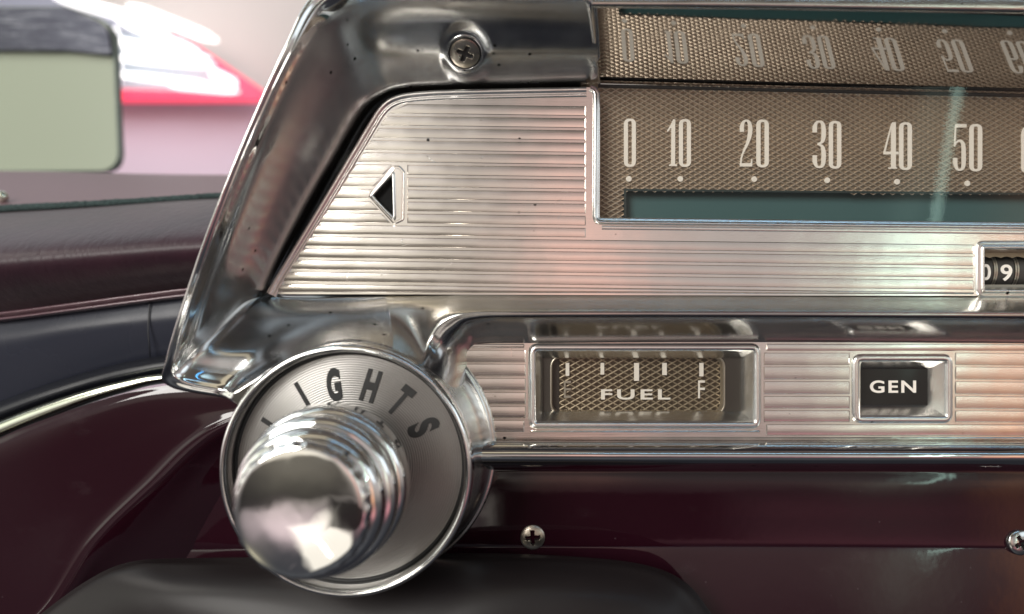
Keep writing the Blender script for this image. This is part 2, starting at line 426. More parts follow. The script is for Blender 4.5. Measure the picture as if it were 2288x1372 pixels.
def text(s, u0, v0, u1, v1, d, th=1.5, bold=.0, sp=1.0, warp=None):
    """lettering fitted into picture box u0..u1, v0..v1 at depth d"""
    cu = bpy.data.curves.new('tmp', 'FONT'); cu.body = s; cu.size = 1; cu.offset = bold; cu.space_character = sp; cu.resolution_u = 6
    ob = bpy.data.objects.new('tmp', cu); me = ob.to_mesh()
    co = [v.co.copy() for v in me.vertices]; fs = [tuple(p.vertices) for p in me.polygons]
    ob.to_mesh_clear(); bpy.data.objects.remove(ob); bpy.data.curves.remove(cu)
    x0 = min(c.x for c in co); x1 = max(c.x for c in co); y0 = min(c.y for c in co); y1 = max(c.y for c in co)
    top = []
    for c in co:
        u = u0+(c.x-x0)/(x1-x0)*(u1-u0); v = v1-(c.y-y0)/(y1-y0)*(v1-v0)
        if warp: top.append(warp(u, v, d))
        else: top.append(W(u, v, d))
    n = len(top); vs = top+[p+Vector((0, th*S, 0)) for p in top]
    F = list(fs)+[tuple(i+n for i in reversed(f)) for f in fs]
    # side walls
    cnt = {}
    for f in fs:
        for a, b in zip(f, f[1:]+f[:1]): cnt[(a, b)] = cnt.get((a, b), 0)+1
    for (a, b) in cnt:
        if (b, a) not in cnt: F.append((a, a+n, b+n, b))
    return vs, F
def ribbon(pts):
    """stroke glyph: list of (x, y, width) -> outline polygon strip (quads) sampled smoothly"""
    c = crom([Vector(p) for p in pts], (len(pts)-1)*6+1); L = []; R = []
    for i, p in enumerate(c):
        a = c[max(i-1, 0)]; b = c[min(i+1, len(c)-1)]; tx, ty = b.x-a.x, b.y-a.y; l = math.hypot(tx, ty) or 1
        nx, ny = -ty/l, tx/l; L.append((p.x+nx*p.z/2, p.y+ny*p.z/2)); R.append((p.x-nx*p.z/2, p.y-ny*p.z/2))
    return L+R[::-1]
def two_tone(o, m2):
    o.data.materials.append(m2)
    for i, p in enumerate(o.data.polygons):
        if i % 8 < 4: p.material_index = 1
def lattice(mb, x0, y0, x1, y1, d, pw=21.7, ph=12.0, deep=3.2, rid=.85, cut=None):
    """raised diamond lattice with pyramidal pits, picture coordinates at depth d"""
    j = 0
    ny = int((y1-y0)/(ph/2))+2; nx = int((x1-x0)/pw)+2
    for jj in range(-1, ny):
        for i in range(-1, nx):
            cx = x0+i*pw+(pw/2 if jj % 2 else 0); cy = y0+jj*ph/2
            q = [(cx-pw/2, cy), (cx, cy-ph/2), (cx+pw/2, cy), (cx, cy+ph/2)]
            if cx < x0-pw/4 or cx > x1+pw/4 or cy < y0-1 or cy > y1+1: continue
            if cut and cut(cx, cy): continue
            q = [(min(max(x, x0), x1), min(max(y, y0), y1)) for x, y in q]
            s = 1-rid*.22
            inn = [(cx+(x-cx)*s, cy+(y-cy)*s) for x, y in q]
            vs = [W(x, y, d) for x, y in q]+[W(x, y, d-.4) for x, y in inn]+[W(cx+1.0, cy+.8, d-deep)]
            fs = [(k, (k+1) % 4, 4+(k+1) % 4, 4+k) for k in range(4)]+[(4+k, 4+(k+1) % 4, 8) for k in range(4)]
            mb.add(vs, fs)
def band(mb, q, d0, d1, ins=1.6):
    """raised rib: quad of picture points (tl, tr, br, bl), height d0 -> d1"""
    cx = sum(p[0] for p in q)/4; cy = sum(p[1] for p in q)/4
    (x0, y0), (x1, y1), (x2, y2), (x3, y3) = q
    inn = [(x0+ins*1.4, y0+ins), (x1-ins*1.4, y1+ins), (x2-ins*1.4, y2-ins), (x3+ins*1.4, y3-ins)]
    n = max(2, int(abs(x1-x0)/60)+1)
    def row(a, b, d): return [W(a[0]+(b[0]-a[0])*i/(n-1), a[1]+(b[1]-a[1])*i/(n-1), d) for i in range(n)]
    def mid(t, d): return row((inn[0][0]+(inn[3][0]-inn[0][0])*t, inn[0][1]+(inn[3][1]-inn[0][1])*t), (inn[1][0]+(inn[2][0]-inn[1][0])*t, inn[1][1]+(inn[2][1]-inn[1][1])*t), d)
    R = [row(q[0], q[1], d0), row(inn[0], inn[1], d1-.55), mid(.2, d1-.2), mid(.5, d1), mid(.8, d1-.2), row(inn[3], inn[2], d1-.55), row(q[3], q[2], d0)]
    mb.add(*grid(R)); 
    mb.add([r[0] for r in R], [tuple(range(7))]); mb.add([r[-1] for r in R], [tuple(range(7))])

# =====================================================================  BACKGROUND (through the side glass)
FAR = -37500
def flat_box(name, poly, d, th, m, parent=None, **k):
    vs, fs = shape([poly], d, th); return mk(name, vs, fs, m, parent, smooth=False, **k)
flat_box('wall', [(-900, 205), (1500, 205), (1500, 900), (-900, 900)], FAR, 800, WALLM, kind='structure')
flat_box('upper_wall', [(-900, -700), (1500, -700), (1500, 204), (-900, 204)], FAR, 800, CEILM, kind='structure')
rf = thing('lit_canopy', W(430, 222, FAR+1500), 'red edged triangular showroom canopy with glaring white tubes, out of focus behind the windshield', 'canopy')
flat_box('side_panel', [(150, 215), (160, 60), (440, 98), (600, 218)], FAR+1200, 300, PANELM, rf)
mb = MB(); mb.add(*shape([roundpoly([(100, 224), (612, 224), (585, 200), (430, 95), (380, 70), (380, 86), (424, 110), (500, 172), (540, 205), (100, 196)], 6)], FAR+1700, 500)); mb.build('red_edge', REDM, rf, smooth=False)
mb = MB(); mb.add(*shape([[(-600, -60), (160, -10), (420, 100), (300, 120), (-600, 80)]], FAR+1100, 200)); mb.build('roof_panel', GREYB, rf, smooth=False)
for (a, b, r) in (((285, 12), (486, 92), 17), ((120, -8), (380, 62), 17), ((262, 44), (445, 118), 13), ((235, 88), (470, 132), 14), ((262, 128), (480, 146), 13),
                  ((262, 166), (470, 190), 11), ((470, 160), (530, 190), 15), ((380, 192), (535, 205), 10), ((258, 60), (266, 190), 10)):
    pa, pb = W(*a, FAR+2600), W(*b, FAR+2600); n = 10
    pts = [pa.lerp(pb, i/(n-1)) for i in range(n)]
    R_ = .66*r*(D-FAR)/D; rr = [R_*.3, R_*.85]+[R_]*(n-4)+[R_*.85, R_*.3]
    vs, fs = tube(pts, rr, 10); mk('light_tube', vs, fs, TUBEM, rf)
# door mirror out of the side window
DM = -3600
mi = thing('door_mirror', W(60, 380, DM), 'rounded door mirror with scratched grey hood and pale sage green glass, outside at upper left', 'mirror')
out = roundpoly([(-420, 16), (150, 14), (250, 50), (264, 380), (-420, 384)], [60, 60, 60, 44, 60], 10)
mb = MB(); mb.add(*shape([out], DM-30, 50)); mb.build('glass', SAGE, mi, smooth=False)
vs, fs = moulding(out, [(-3, -90+DM), (-4, DM-40), (0, DM-5), (3, DM-10), (5, DM-29)], DM); mk('rim', vs, fs, mat('mirror_rim', (.25, .29, .26), .4, .4), mi)
top = roundpoly([(-420, 18), (150, 16), (240, 55), (248, 122), (150, 112), (-420, 108)], [20, 60, 50, 6, 30, 6], 8)
mb = MB(); mb.add(*shape([top], DM+30, 58)); mb.build('hood', MIRTOP, mi, smooth=False)

# =====================================================================  LEFT SIDE: window ledge, pad, lower panels
vs, fs = loft([[(-200, 380, -1500), (100, 383, -1500), (350, 389, -1450), (560, 391, -1400), (900, 392, -1350)],
               [(-200, 392, -1350), (100, 394, -1300), (350, 398, -1250), (560, 400, -1200), (900, 400, -1150)],
               [(-200, 440, -950), (100, 438, -930), (350, 430, -900), (560, 424, -880), (900, 420, -860)],
               [(-200, 480, -700), (100, 470, -690), (350, 452, -680), (560, 444, -670), (900, 440, -660)]], 60, 30)
mk('window_ledge', vs, fs, VINYL, None, label='dusky mauve vinyl ledge below the bright side window, above the dark felt strip', cat='ledge', org=W(300, 420, -950))
kn = lathe(0, 0, [(0.1, 0), (8, -2), (17, -8), (20, -18), (16, -30)], 24)
mk('ledge_button', [v+W(-4, 438, -820) for v in kn[0]], kn[1], TRIM, None, label='small pale button cut off by the left edge on the mauve ledge', cat='button', org=W(-4, 438, -820))
pts = crom([W(-200, 482, -640), W(0, 467, -630), W(150, 459, -610), W(300, 450, -600), W(420, 442, -590), W(500, 437, -580), W(700, 434, -570)], 260)
vs, fs = tube(pts, [random.uniform(11, 14)*(1-.35*i/260) for i in range(260)], 10)
mk('felt_strip', vs, fs, FELT, None, label='thin dark green felt strip between the mauve ledge and the maroon pad', cat='felt strip', org=W(200, 455, -600))
rows = [[(-200, 486, -660), (0, 474, -640), (200, 462, -620), (400, 447, -600), (520, 441, -590), (700, 436, -580)],
        [(-200, 500, -500), (0, 488, -490), (200, 474, -480), (400, 458, -470), (520, 452, -460), (700, 448, -450)],
        [(-200, 535, -300), (0, 522, -300), (200, 510, -300), (400, 495, -300), (520, 490, -300), (700, 486, -300)],
        [(-200, 590, -200), (0, 575, -200), (200, 560, -200), (400, 545, -200), (520, 540, -200), (700, 536, -200)],
        [(-200, 650, -230), (0, 640, -230), (200, 620, -230), (400, 602, -230), (520, 596, -230), (700, 590, -230)],
        [(-200, 712, -330), (0, 702, -330), (200, 676, -330), (400, 650, -330), (520, 640, -330), (700, 630, -330)]]
vs, fs = loft(rows, 120, 60)
mk('dash_pad', vs, fs, LEATHER, None, label='thick creased maroon leather dash pad left of the chrome instrument cluster', cat='dash pad', org=W(250, 560, -200))
def strip(path, prof):
    """sheet swept along (u,v,d) path: prof of (dv, dd)"""
    rows = [[(u, v+dv, d+dd) for (u, v, d) in path] for dv, dd in prof]
    return loft(rows, 90, len(prof)*5)
path = [(-200, 722, -300), (0, 703, -300), (150, 684, -300), (300, 664, -300), (450, 646, -300), (650, 630, -300)]
vs, fs = strip(path, [(-8, -20), (-6, 4), (-2, 8), (3, 2), (5, -6), (8, 0), (12, -2), (16, -20)])
mk('piping', vs, fs, mat('mauve_piping', (.12, .06, .075), 0, .25, 1, .1), None, label='thin glossy mauve piping running along the bottom of the maroon pad', cat='piping', org=W(200, 680, -300))
rows = [[(-200, 735, -330), (0, 716, -330), (150, 698, -330), (300, 678, -330), (450, 660, -330), (650, 645, -330)],
        [(-200, 800, -318), (0, 780, -318), (150, 750, -318), (300, 730, -318), (450, 715, -318), (650, 700, -318)],
        [(-200, 940, -345), (0, 905, -345), (150, 850, -345), (300, 812, -345), (450, 795, -345), (650, 790, -345)],
        [(-200, 965, -380), (0, 930, -380), (150, 870, -380), (300, 830, -380), (450, 812, -380), (650, 805, -380)]]
vs, fs = loft(rows, 80, 30)
side = mk('side_panel', vs, fs, CHAR, None, label='smooth charcoal panel between the mauve piping and the bright curved trim', cat='panel', org=W(150, 800, -300))
ORG[side.name] = W(150, 800, -300)
mk('seam', *tube(crom([W(334, 676, -322), W(331, 735, -309), W(334, 780, -312), (W(337, 818, -336))], 30), 1.8, 8), BLACKP, side)
path = [(-200, 985, -280), (-60, 950, -280), (80, 900, -270), (200, 862, -270), (300, 838, -260), (400, 822, -260), (560, 812, -260)]
vs, fs = strip(path, [(-32, -60), (-22, -10), (-8, 4), (6, -10), (16, -40)])
mk('dark_gap_strip', vs, fs, BLACKP, None, label='black strip painting the dark gap just above the bright curved trim', cat='gap strip', org=W(150, 870, -270))  # black strip painted in for the dark gap beside the trim
path = [(-200, 1040, -240), (-60, 988, -240), (60, 938, -235), (180, 893, -230), (280, 864, -230), (370, 846, -230), (560, 835, -240)]
rows = []
for dv, dd in [(-13, -20), (-10, 0), (-3, 7), (4, 5), (9, -4), (11, -20)]:
    rows.append([(u, v+dv*(1.9-1.0*max(0, min(1, u/400))), d+dd) for u, v, d in path])
vs, fs = loft(rows, 90, 30)
mk('curved_trim', vs, fs, TRIM, None, label='bright pale green metal trim curving down to the left below the black gap strip', cat='trim', org=W(150, 900, -230))

# ---- painted dash: left cowl with its raised crease and the lower dash face
dash = thing('dashboard', W(1144, 1400, -100), 'glossy dark maroon painted dashboard under the chrome cluster, with screws', 'dashboard')
rows = [[(-300, 1078, -178), (-60, 1002, -178), (60, 952, -176), (200, 902, -174), (330, 868, -172), (480, 850, -170), (700, 840, -168)],
        [(-300, 1120, -172), (-60, 1040, -171), (60, 990, -170), (200, 935, -168), (330, 895, -166), (480, 880, -164), (700, 870, -162)],
        [(-300, 1300, -174), (-60, 1200, -173), (60, 1110, -171), (180, 1040, -169), (300, 985, -166), (430, 930, -163), (700, 900, -160)],
        [(-300, 1560, -180), (-70, 1450, -178), (75, 1350, -174), (180, 1200, -170), (310, 1075, -166), (455, 955, -160), (700, 880, -156)],
        [(-300, 1590, -175), (-40, 1470, -173), (98, 1362, -169), (206, 1208, -165), (334, 1082, -161), (474, 960, -155), (700, 886, -151)],
        [(-300, 1610, -180), (-10, 1490, -178), (122, 1376, -174), (226, 1222, -171), (352, 1094, -167), (490, 972, -161), (700, 896, -157)],
        [(-300, 1700, -222), (40, 1560, -220), (170, 1410, -216), (272, 1276, -210), (392, 1136, -204), (516, 1006, -194), (700, 930, -190)],
        [(-300, 1800, -290), (150, 1640, -286), (280, 1480, -280), (380, 1350, -272), (480, 1200, -262), (580, 1080, -240), (720, 1000, -230)]]
vs, fs = loft(rows, 110, 90)
mk('cowl_panel', vs, fs, MAROON, dash)
rows = [[(60, 1000, -420), (420, 1000, -260), (800, 1000, -150), (1060, 1030, -95), (1300, 1035, -90), (1700, 1038, -90), (2450, 1040, -90)],
        [(60, 1100, -420), (420, 1060, -255), (800, 1060, -140), (1060, 1075, -85), (1300, 1075, -80), (1700, 1078, -80), (2450, 1085, -80)],
        [(60, 1180, -420), (420, 1170, -255), (800, 1170, -140), (1060, 1160, -85), (1300, 1158, -80), (1700, 1160, -80), (2450, 1165, -80)],
        [(60, 1215, -420), (420, 1214, -255), (800, 1213, -140), (1060, 1212, -85), (1300, 1214, -80.5), (1700, 1214, -80.5), (2450, 1218, -80.5)],
        [(60, 1232, -424), (420, 1230, -258), (800, 1228, -145), (1060, 1226, -88), (1300, 1226, -83), (1700, 1226, -83), (2450, 1230, -83)],
        [(60, 1250, -418), (420, 1246, -252), (800, 1240, -138), (1060, 1238, -84), (1300, 1238, -79), (1700, 1238, -79), (2450, 1242, -79)],
        [(60, 1420, -400), (420, 1420, -235), (800, 1420, -120), (1060, 1420, -64), (1300, 1420, -60), (1700, 1420, -60), (2450, 1420, -60)],
        [(60, 1600, -390), (420, 1600, -230), (800, 1600, -115), (1060, 1600, -56), (1300, 1600, -50), (1700, 1600, -50), (2450, 1600, -50)]]
vs, fs = loft(rows, 130, 90)
mk('dash_face', vs, fs, MAROON, dash)

SHADEM = mat('recess_shade', (.012, .010, .010), 0, .7)  # near-black colour paints the shade inside the cross recess
def screw(name, c, nrm, r, rot, m, parent, dome=.32, sink=.5):
    n = 40; vs = []; fs = []; nr = 26; nrm = nrm.normalized()
    e1 = nrm.cross(Vector((0, 0, 1))).normalized(); e2 = nrm.cross(e1)
    ca, sa = math.cos(rot), math.sin(rot)
    for j in range(nr):
        q = j/(nr-2)
        for i in range(n*2):
            a = math.pi*i/n
            rr = min(q, 1)*r; x, y = rr*math.cos(a), rr*math.sin(a)
            h = dome*r*math.sqrt(max(0, 1-(rr/r*.96)**2))
            xr, yr = x*ca+y*sa, -x*sa+y*ca
            w_ = .13*r; L_ = .60*r
            def arm(p, t): return max(0, min(1, (w_*1.25-abs(p))/(w_*.4)))*max(0, min(1, (L_-abs(t))/(.12*r)))
            k = max(arm(xr, yr), arm(yr, xr), max(0, min(1, (.26*r-math.hypot(xr, yr))/(.1*r))))
            h -= k*sink*r
            if j == nr-1: h = -.35*r
            vs.append(c+(e1*x+e2*y+nrm*h)*S)
    N = n*2; ks = []
    for j in range(nr-1):
        for i in range(N): fs.append((j*N+i, j*N+(i+1) % N, (j+1)*N+(i+1) % N, (j+1)*N+i))
    o = mk(name, vs, fs, m, parent, auto=50); o.data.materials.append(SHADEM)
    for p in o.data.polygons:
        c0 = sum((vs[i] for i in p.vertices), Vector())/len(p.vertices)-c
        x, y, h = c0.dot(e1)/S, c0.dot(e2)/S, c0.dot(nrm)/S
        if h < dome*r*math.sqrt(max(0, 1-(min(math.hypot(x, y), r)/r*.96)**2))-.25*sink*r and math.hypot(x, y) < .8*r: p.material_index = 1
    return o
s1 = screw('screw', W(1190, 1200, -80), Vector((0, -1, .02)), 29, math.radians(3), STEEL, dash)
s1['label'] = 'brass toned cross head screw at the middle of the maroon dash face'
s2 = screw('screw', W(2277, 1212, -78), Vector((.12, -1, .1)), 29, math.radians(25), metal_mat('zinc_screw', (.62, .62, .60), .16, .05, stain=.3, scratch=False), dash)
s2['label'] = 'shiny zinc cross head screw cut off by the right edge'

# ---- dark hump at the bottom, added for a dark reflection in the dash paint
rows = [[(60, 1395, -60), (190, 1300, -60), (290, 1256, -60), (430, 1247, -60), (760, 1243, -50), (1060, 1236, 0), (1290, 1244, 20), (1440, 1262, 30), (1530, 1300, 30), (1590, 1372, 30), (1640, 1460, 30)],
        [(70, 1410, -20), (200, 1318, -15), (296, 1276, -15), (430, 1267, -15), (760, 1263, 0), (1060, 1256, 50), (1280, 1262, 60), (1425, 1280, 60), (1510, 1316, 60), (1566, 1384, 60), (1610, 1470, 60)],
        [(100, 1470, 20), (240, 1400, 30), (330, 1350, 40), (450, 1330, 50), (760, 1320, 70), (1060, 1320, 110), (1250, 1330, 120), (1380, 1350, 120), (1450, 1390, 120), (1490, 1440, 120), (1520, 1520, 120)],
        [(200, 1640, 60), (340, 1560, 70), (420, 1500, 80), (520, 1480, 100), (760, 1460, 140), (1000, 1460, 160), (1150, 1470, 160), (1250, 1490, 160), (1300, 1520, 160), (1330, 1580, 160), (1340, 1640, 160)]]
vs, fs = loft(rows, 120, 50)
mk('reflection_hump', vs, fs, HUMPM, None, label='smooth dark brown hump standing in for a reflection, rising along the bottom edge below the knob', cat='dark hump', org=W(800, 1500, 0))

# =====================================================================  INSTRUMENT CLUSTER
cl = thing('instrument_cluster', W(1400, 1060, 0), 'chrome instrument cluster with ribbed aluminium face, speedometer, fuel gauge and round lights bezel', 'instrument cluster')
SC = W(1039, 118, 92); SN = Vector((.02, -.76, -.65)).normalized()
def flatten(rows_):
    for r in rows_:
        for p in r:
            q = math.hypot(p.x-SC.x, (p.z-SC.z)*1.2)/S
            if q < 58:
                t = min(1, max(0, (58-q)/20)); t = t*t*(3-2*t)
                y = SC.y-((p.x-SC.x)*SN.x+(p.z-SC.z)*SN.z)/SN.y
                p.y = p.y*(1-t)+y*t
def lift(rows_):
    for r in rows_:
        for p in r:
            X, Z, d = p.x/S, -p.z/S, -p.y/S
            q = math.hypot(X+321, Z-316)
            if 236 < q < 310 and -30 < d < 205:
                p.y -= min(52*max(0, 1-max(0, q-246)/62)**2.3, 205-d)*S*max(0, min(1, (-70-X)/70))
R0 = [(860, 650, -42), (790, 652, -42), (690, 652, -42), (640, 650, -42), (628, 628, -42), (668, 560, -42), (728, 455, -42), (790, 350, -42), (840, 275, -42), (872, 240, -42), (925, 216, -42), (1050, 208, -42), (1336, 203, -42)]
R1 = [(862, 662, 2), (790, 663, 0), (690, 664, 0), (604, 660, -4), (601, 644, -14), (638, 570, -18), (698, 461, -18), (759, 353, -18), (813, 264, -18), (853, 221, -18), (910, 201, -18), (1050, 194, -16), (1336, 188, -16)]
R1b = [(864, 669, 16), (780, 675, 16), (680, 675, 16), (590, 668, 12), (591, 643, 6), (627, 566, 8), (686, 456, 8), (748, 347, 8), (803, 254, 8), (847, 211, 8), (907, 191, 8), (1050, 184, 8), (1336, 178, 8)]
R2 = [(870, 700, 70), (760, 711, 72), (650, 712, 80), (548, 702, 84), (532, 645, 100), (568, 545, 110), (622, 430, 110), (684, 310, 110), (750, 200, 110), (812, 140, 100), (890, 122, 92), (1050, 122, 88), (1336, 124, 88)]
R3 = [(886, 775, 128), (725, 800, 142), (590, 785, 150), (470, 770, 165), (462, 705, 195), (520, 545, 210), (576, 400, 210), (636, 265, 210), (702, 140, 210), (772, 65, 186), (870, 45, 158), (1050, 48, 143), (1336, 52, 143)]
R3b = [(890, 850, 138), (720, 870, 150), (570, 835, 165), (430, 812, 186), (428, 745, 214), (490, 560, 236), (548, 405, 240), (610, 262, 242), (676, 128, 246), (752, 35, 224), (864, 5, 196), (1050, 8, 180), (1330, 12, 180)]
R4 = [(900, 900, 150), (700, 905, 160), (556, 868, 178), (408, 838, 200), (404, 770, 226), (470, 570, 252), (528, 412, 262), (592, 262, 266), (660, 120, 272), (735, 10, 250), (860, -22, 230), (1050, -22, 218), (1328, -20, 218)]
R5 = [(870, 925, 152), (690, 922, 164), (548, 884, 184), (394, 850, 206), (390, 782, 234), (456, 578, 262), (514, 418, 272), (578, 265, 276), (648, 118, 282), (720, 0, 260), (850, -45, 240), (1050, -46, 228), (1328, -44, 228)]
R6 = [(860, 940, 140), (680, 938, 152), (540, 896, 172), (380, 864, 192), (374, 800, 220), (438, 596, 248), (498, 434, 258), (564, 272, 262), (636, 110, 268), (706, -14, 248), (840, -70, 228), (1050, -75, 216), (1328, -74, 216)]
def back(r, f): # same true place, further back
    out = []
    for u, v, d in r:
        k = (D-d)/(D-f); out.append((CU+(u-CU)*k, CV+(v-CV)*k, f))
    return out
R7 = back(R6, 90); R8 = back(R6, -120)
rows = [crom([W(*p) for p in r], 460) for r in (R0, R1, R1b, R2, R3, R3b, R4, R5, R6, R7, R8)]
cols = [crom([rows[j][i] for j in range(len(rows))], 161) for i in range(460)]
cols = [list(c) for c in cols]; lift(cols[:150]); flatten(cols[300:])
vs, fs = grid([[cols[i][j] for i in range(460)] for j in range(161)])
CAST_END = [rows[j][-1] for j in range(len(rows))]
housing = mk('hood', vs, fs, CAST, cl); housing.data.materials.append(CHROME)
for i_, p_ in enumerate(housing.data.polygons):
    if i_//459 >= 84: p_.material_index = 1
# bright bead where the cast hood ends beside the dial
pts = crom([W(1312, -25, 244), W(1319, 18, 228), W(1326, 70, 146), W(1331, 120, 64), W(1336, 168, -14), W(1337, 186, -38)], 40)
mk('hood_edge', *tube(pts, 5.5, 10), CAST, cl)
ecol = [cols[-1][j] for j in range(14, 112)]
roofe = [W(1330, 186, -45).lerp(W(1318, 10, 232), j/97) for j in range(98)]
mk('hood_cheek', *grid([ecol, roofe]), CAST, cl)
pts = crom([W(1000, 172, 16), W(1100, 164, 17), W(1330, 160, 18)], 30)
mk('hood_crease', *tube(pts, 3.0, 8), CAST, cl)
# polished flat roof over the dial
hm = [[(1330, 186, -45), (1700, 196, -45), (2420, 214, -45)], [(1318, 18, 226), (1700, 22, 226), (2420, 34, 226)],]
R = [[W(*p) for p in r] for r in hm]
rr = [[R[0][i].lerp(R[1][i], t/12) for i in range(3)] for t in range(13)]
vs, fs = grid(rr); mk('dial_roof', vs, fs, MIRROR, cl)
vs, fs = loft([[(1318, 18, 225), (1700, 22, 225), (2420, 34, 225)], [(1318, 12, 232), (1700, 15, 232), (2420, 26, 232)],
               [(1318, 2, 234), (1700, 3, 234), (2420, 12, 234)], [(1318, -30, 228), (1700, -30, 228), (2420, -24, 228)]], 30, 14)
mk('roof_lip', vs, fs, LEDGE, cl)

# brushed ledge rolling over into the lower recess
T3 = lambda v, d: [(1200, v[0], d[0]), (1700, v[1], d[1]), (2430, v[2], d[2])]
L0 = [(860, 656, -12), (905, 656, -12), (950, 656, -12), (1000, 656, -12), (1050, 656, -12)]+T3((657, 659, 662), (-12,)*3)
L1 = [(868, 690, 58), (905, 694, 66), (945, 688, 70), (990, 680, 66), (1050, 674, 62)]+T3((673, 674, 676), (60,)*3)
L2 = [(886, 775, 128), (938, 800, 122), (957, 745, 125), (988, 708, 129), (1050, 694, 132)]+T3((692, 692, 695), (134,)*3)
L3 = [(890, 800, 131), (955, 832, 122), (973, 760, 132), (1003, 723, 138), (1055, 703, 142)]+T3((700, 700, 703), (144,)*3)
L4 = [(930, 880, 110), (985, 850, 112), (996, 770, 124), (1021, 737, 130), (1062, 716, 134)]+T3((712, 712, 716), (136,)*3)
L5 = [(980, 905, 80), (1015, 872, 80), (1020, 788, 84), (1041, 756, 88), (1075, 738, 90)]+T3((735, 735, 740), (92,)*3)
L6 = [(1045, 930, 10), (1048, 862, 4), (1044, 796, 4), (1056, 775, 4), (1085, 769, 4)]+T3((768, 766, 769), (4,)*3)
rows = [crom([W(*p) for p in r], 240) for r in (L0, L1, L2, L3, L4, L5, L6)]
cols = [crom([rows[j][i] for j in range(7)], 91) for i in range(240)]; lift(cols)
ga = grid([[cols[i][j] for i in range(240)] for j in range(0, 36)]); gb = grid([[cols[i][j] for i in range(240)] for j in range(35, 91)])
mk('ledge', *ga, LEDGE, cl); mk('recess_roof', *gb, RECESS, cl)
# lower chrome rail
prof = [(964, 4), (976, 6), (982, 14), (988, 34), (996, 54), (1008, 68), (1021, 72), (1034, 64), (1044, 44), (1052, 10), (1056, -40), (1058, -90)]
rows = [[(u, v+(u-1100)*.002, d) for u in (1075, 1300, 1700, 2100, 2440)] for v, d in prof]
mk('lower_rail', *loft(rows, 60, 70), CHROME, cl)
# backing behind everything
mb = MB(); mb.add(*shape([[(650, 640), (730, 450), (850, 260), (960, 190), (2500, 190), (2500, 690), (650, 690)]], -180, 4)); mb.add(*shape([[(900, 640), (2500, 640), (2500, 1060), (900, 1060)]], -150, 4))
mb.build('backing', DARKBOX, cl, smooth=False)

# round boss and its ring
BX, BZ = -321, 316
bp = densify([(228, 180), (228.5, 212), (230.5, 223), (235.5, 230), (241, 229), (245, 222), (246.5, 208), (247, 195), (247, 160), (250, 110), (256, 70), (265, 42), (277, 24), (287, 15), (289, -40), (289, -110)], 4)
mk('lights_ring', *lathe(BX, BZ, bp[:29], 160), KNOBM, cl); mk('boss', *lathe(BX, BZ, bp[28:], 200), BOSSM, cl)
DISH_P = [(231, 187), (226, 187), (225, 184), (222, 187), (215, 188), (0.1, 188)]
turned(DISH, BX*S-ORG[cl.name].x, -BZ*S-ORG[cl.name].z)
dish = mk('dish', *lathe(BX, BZ, DISH_P, 128), DISH, cl, auto=30)
mk('dish_groove', *lathe(BX, BZ, [(222, 187.5), (224.5, 190.5), (227.5, 191), (229, 187)], 128), PITCH, dish)
kd = (D-200)/D
def arc_warp(ang):
    a = math.radians(ang)
    def f(u, v, d):
        # u: -w..w across, v: down; letters stand outwards
        X = u+(-v)*.06; R_ = 165-v
        return T(BX+R_*math.sin(a)+X*math.cos(a), BZ-R_*math.cos(a)+X*math.sin(a), d)
    return f
for ch, ang, w_ in (('L', -60, 26), ('I', -33.5, 9), ('G', -11, 32), ('H', 14.5, 33), ('T', 37.5, 32), ('S', 62, 31)):
    vs, fs = text(ch, -w_*.44, -33, w_*.44, 33, 190.4, 3, bold=.05, warp=arc_warp(ang)); o = mk('letter', vs, fs, PITCH, dish, smooth=False)
    o['label'] = 'black letter %s engraved round the dish' % ch

# ---- ribbed face plate
SL = .0125
def xl(v): return 714-(v-497)*.629
TL = [(q.x, q.y) for q in crom([Vector((*p, 0)) for p in ((600, 645), (700, 481), (788, 334), (826, 270), (845, 241), (868, 221), (902, 209), (952, 203.5), (1010, 201), (1150, 198), (1310, 195))], 90)]
out = [(592, 655), (594, 657)][0:0]+[(602, 657), (596, 653)]+TL+[(1324, 196), (1331, 204), (1331, 500), (2600, 516), (2600, 662), (1500, 660)]
tri_o = roundpoly([(879, 374), (828, 438), (882, 498), (900, 490), (902, 386), (892, 374)], [6, 5, 6, 8, 8, 6], 6)
tri = roundpoly([(880, 387), (834, 438), (883, 489)], [2.5, 3, 2.5], 5)
odo = rrect(2196, 549, 2480, 655, 14)
mb = MB(); mb.add(*shape([out, tri, odo], 0, 6)); face = mb.build('face_plate', SATIN, cl, smooth=False)
v0s = [656, 631, 604, 577.5, 551, 524.5, 498, 471, 444, 417, 390, 362, 335, 307.5, 280, 253, 226]
mb = MB(); g = 2.6
for j in range(len(v0s)-1):
    vb, vt = v0s[j]-g, v0s[j+1]+g
    if j == 0: vb = 653
    full = j <= 4 and vt > 520 or j <= 4
    if j == 5: vt = vt+0
    def Y(v, x): return v+(x-620)*SL
    def seg(xa_t, xa_b, xb_t, xb_b, flat=False):
        band(mb, [(xa_t, Y(vt, xa_t)), (xb_t, Y(vt, xb_t)), (xb_b, Y(vb, xb_b) if not flat else vb+6), (xa_b, Y(vb, xa_b) if not flat else vb)], -.3, 2.7)
    L_t, L_b = xl(vt)-3, xl(vb)-3
    if j == len(v0s)-2: L_t += 30
    if j <= 4:
        Rr = 2176
        if j == 0: band(mb, [(L_t, Y(vt, L_t)), (Rr, Y(vt, Rr)), (Rr, 657.5), (L_b, 653)], -.3, 2.7)
        else: seg(L_t, L_b, Rr, Rr)
    else:
        Rr = 1309
        ym = (vt+vb)/2+3
        if 372 < ym < 500:
            def lx(v): # left side of the arrow bezel
                return (828+(438-v)*(51/64.0) if v < 438 else 828+(v-438)*(54/60.0))-9
            a, b = lx(vt+2), lx(vb+3)
            seg(L_t, L_b, min(a, 886), min(b, 886)); seg(910, 910, Rr, Rr)
        else: seg(L_t, L_b, Rr, Rr)
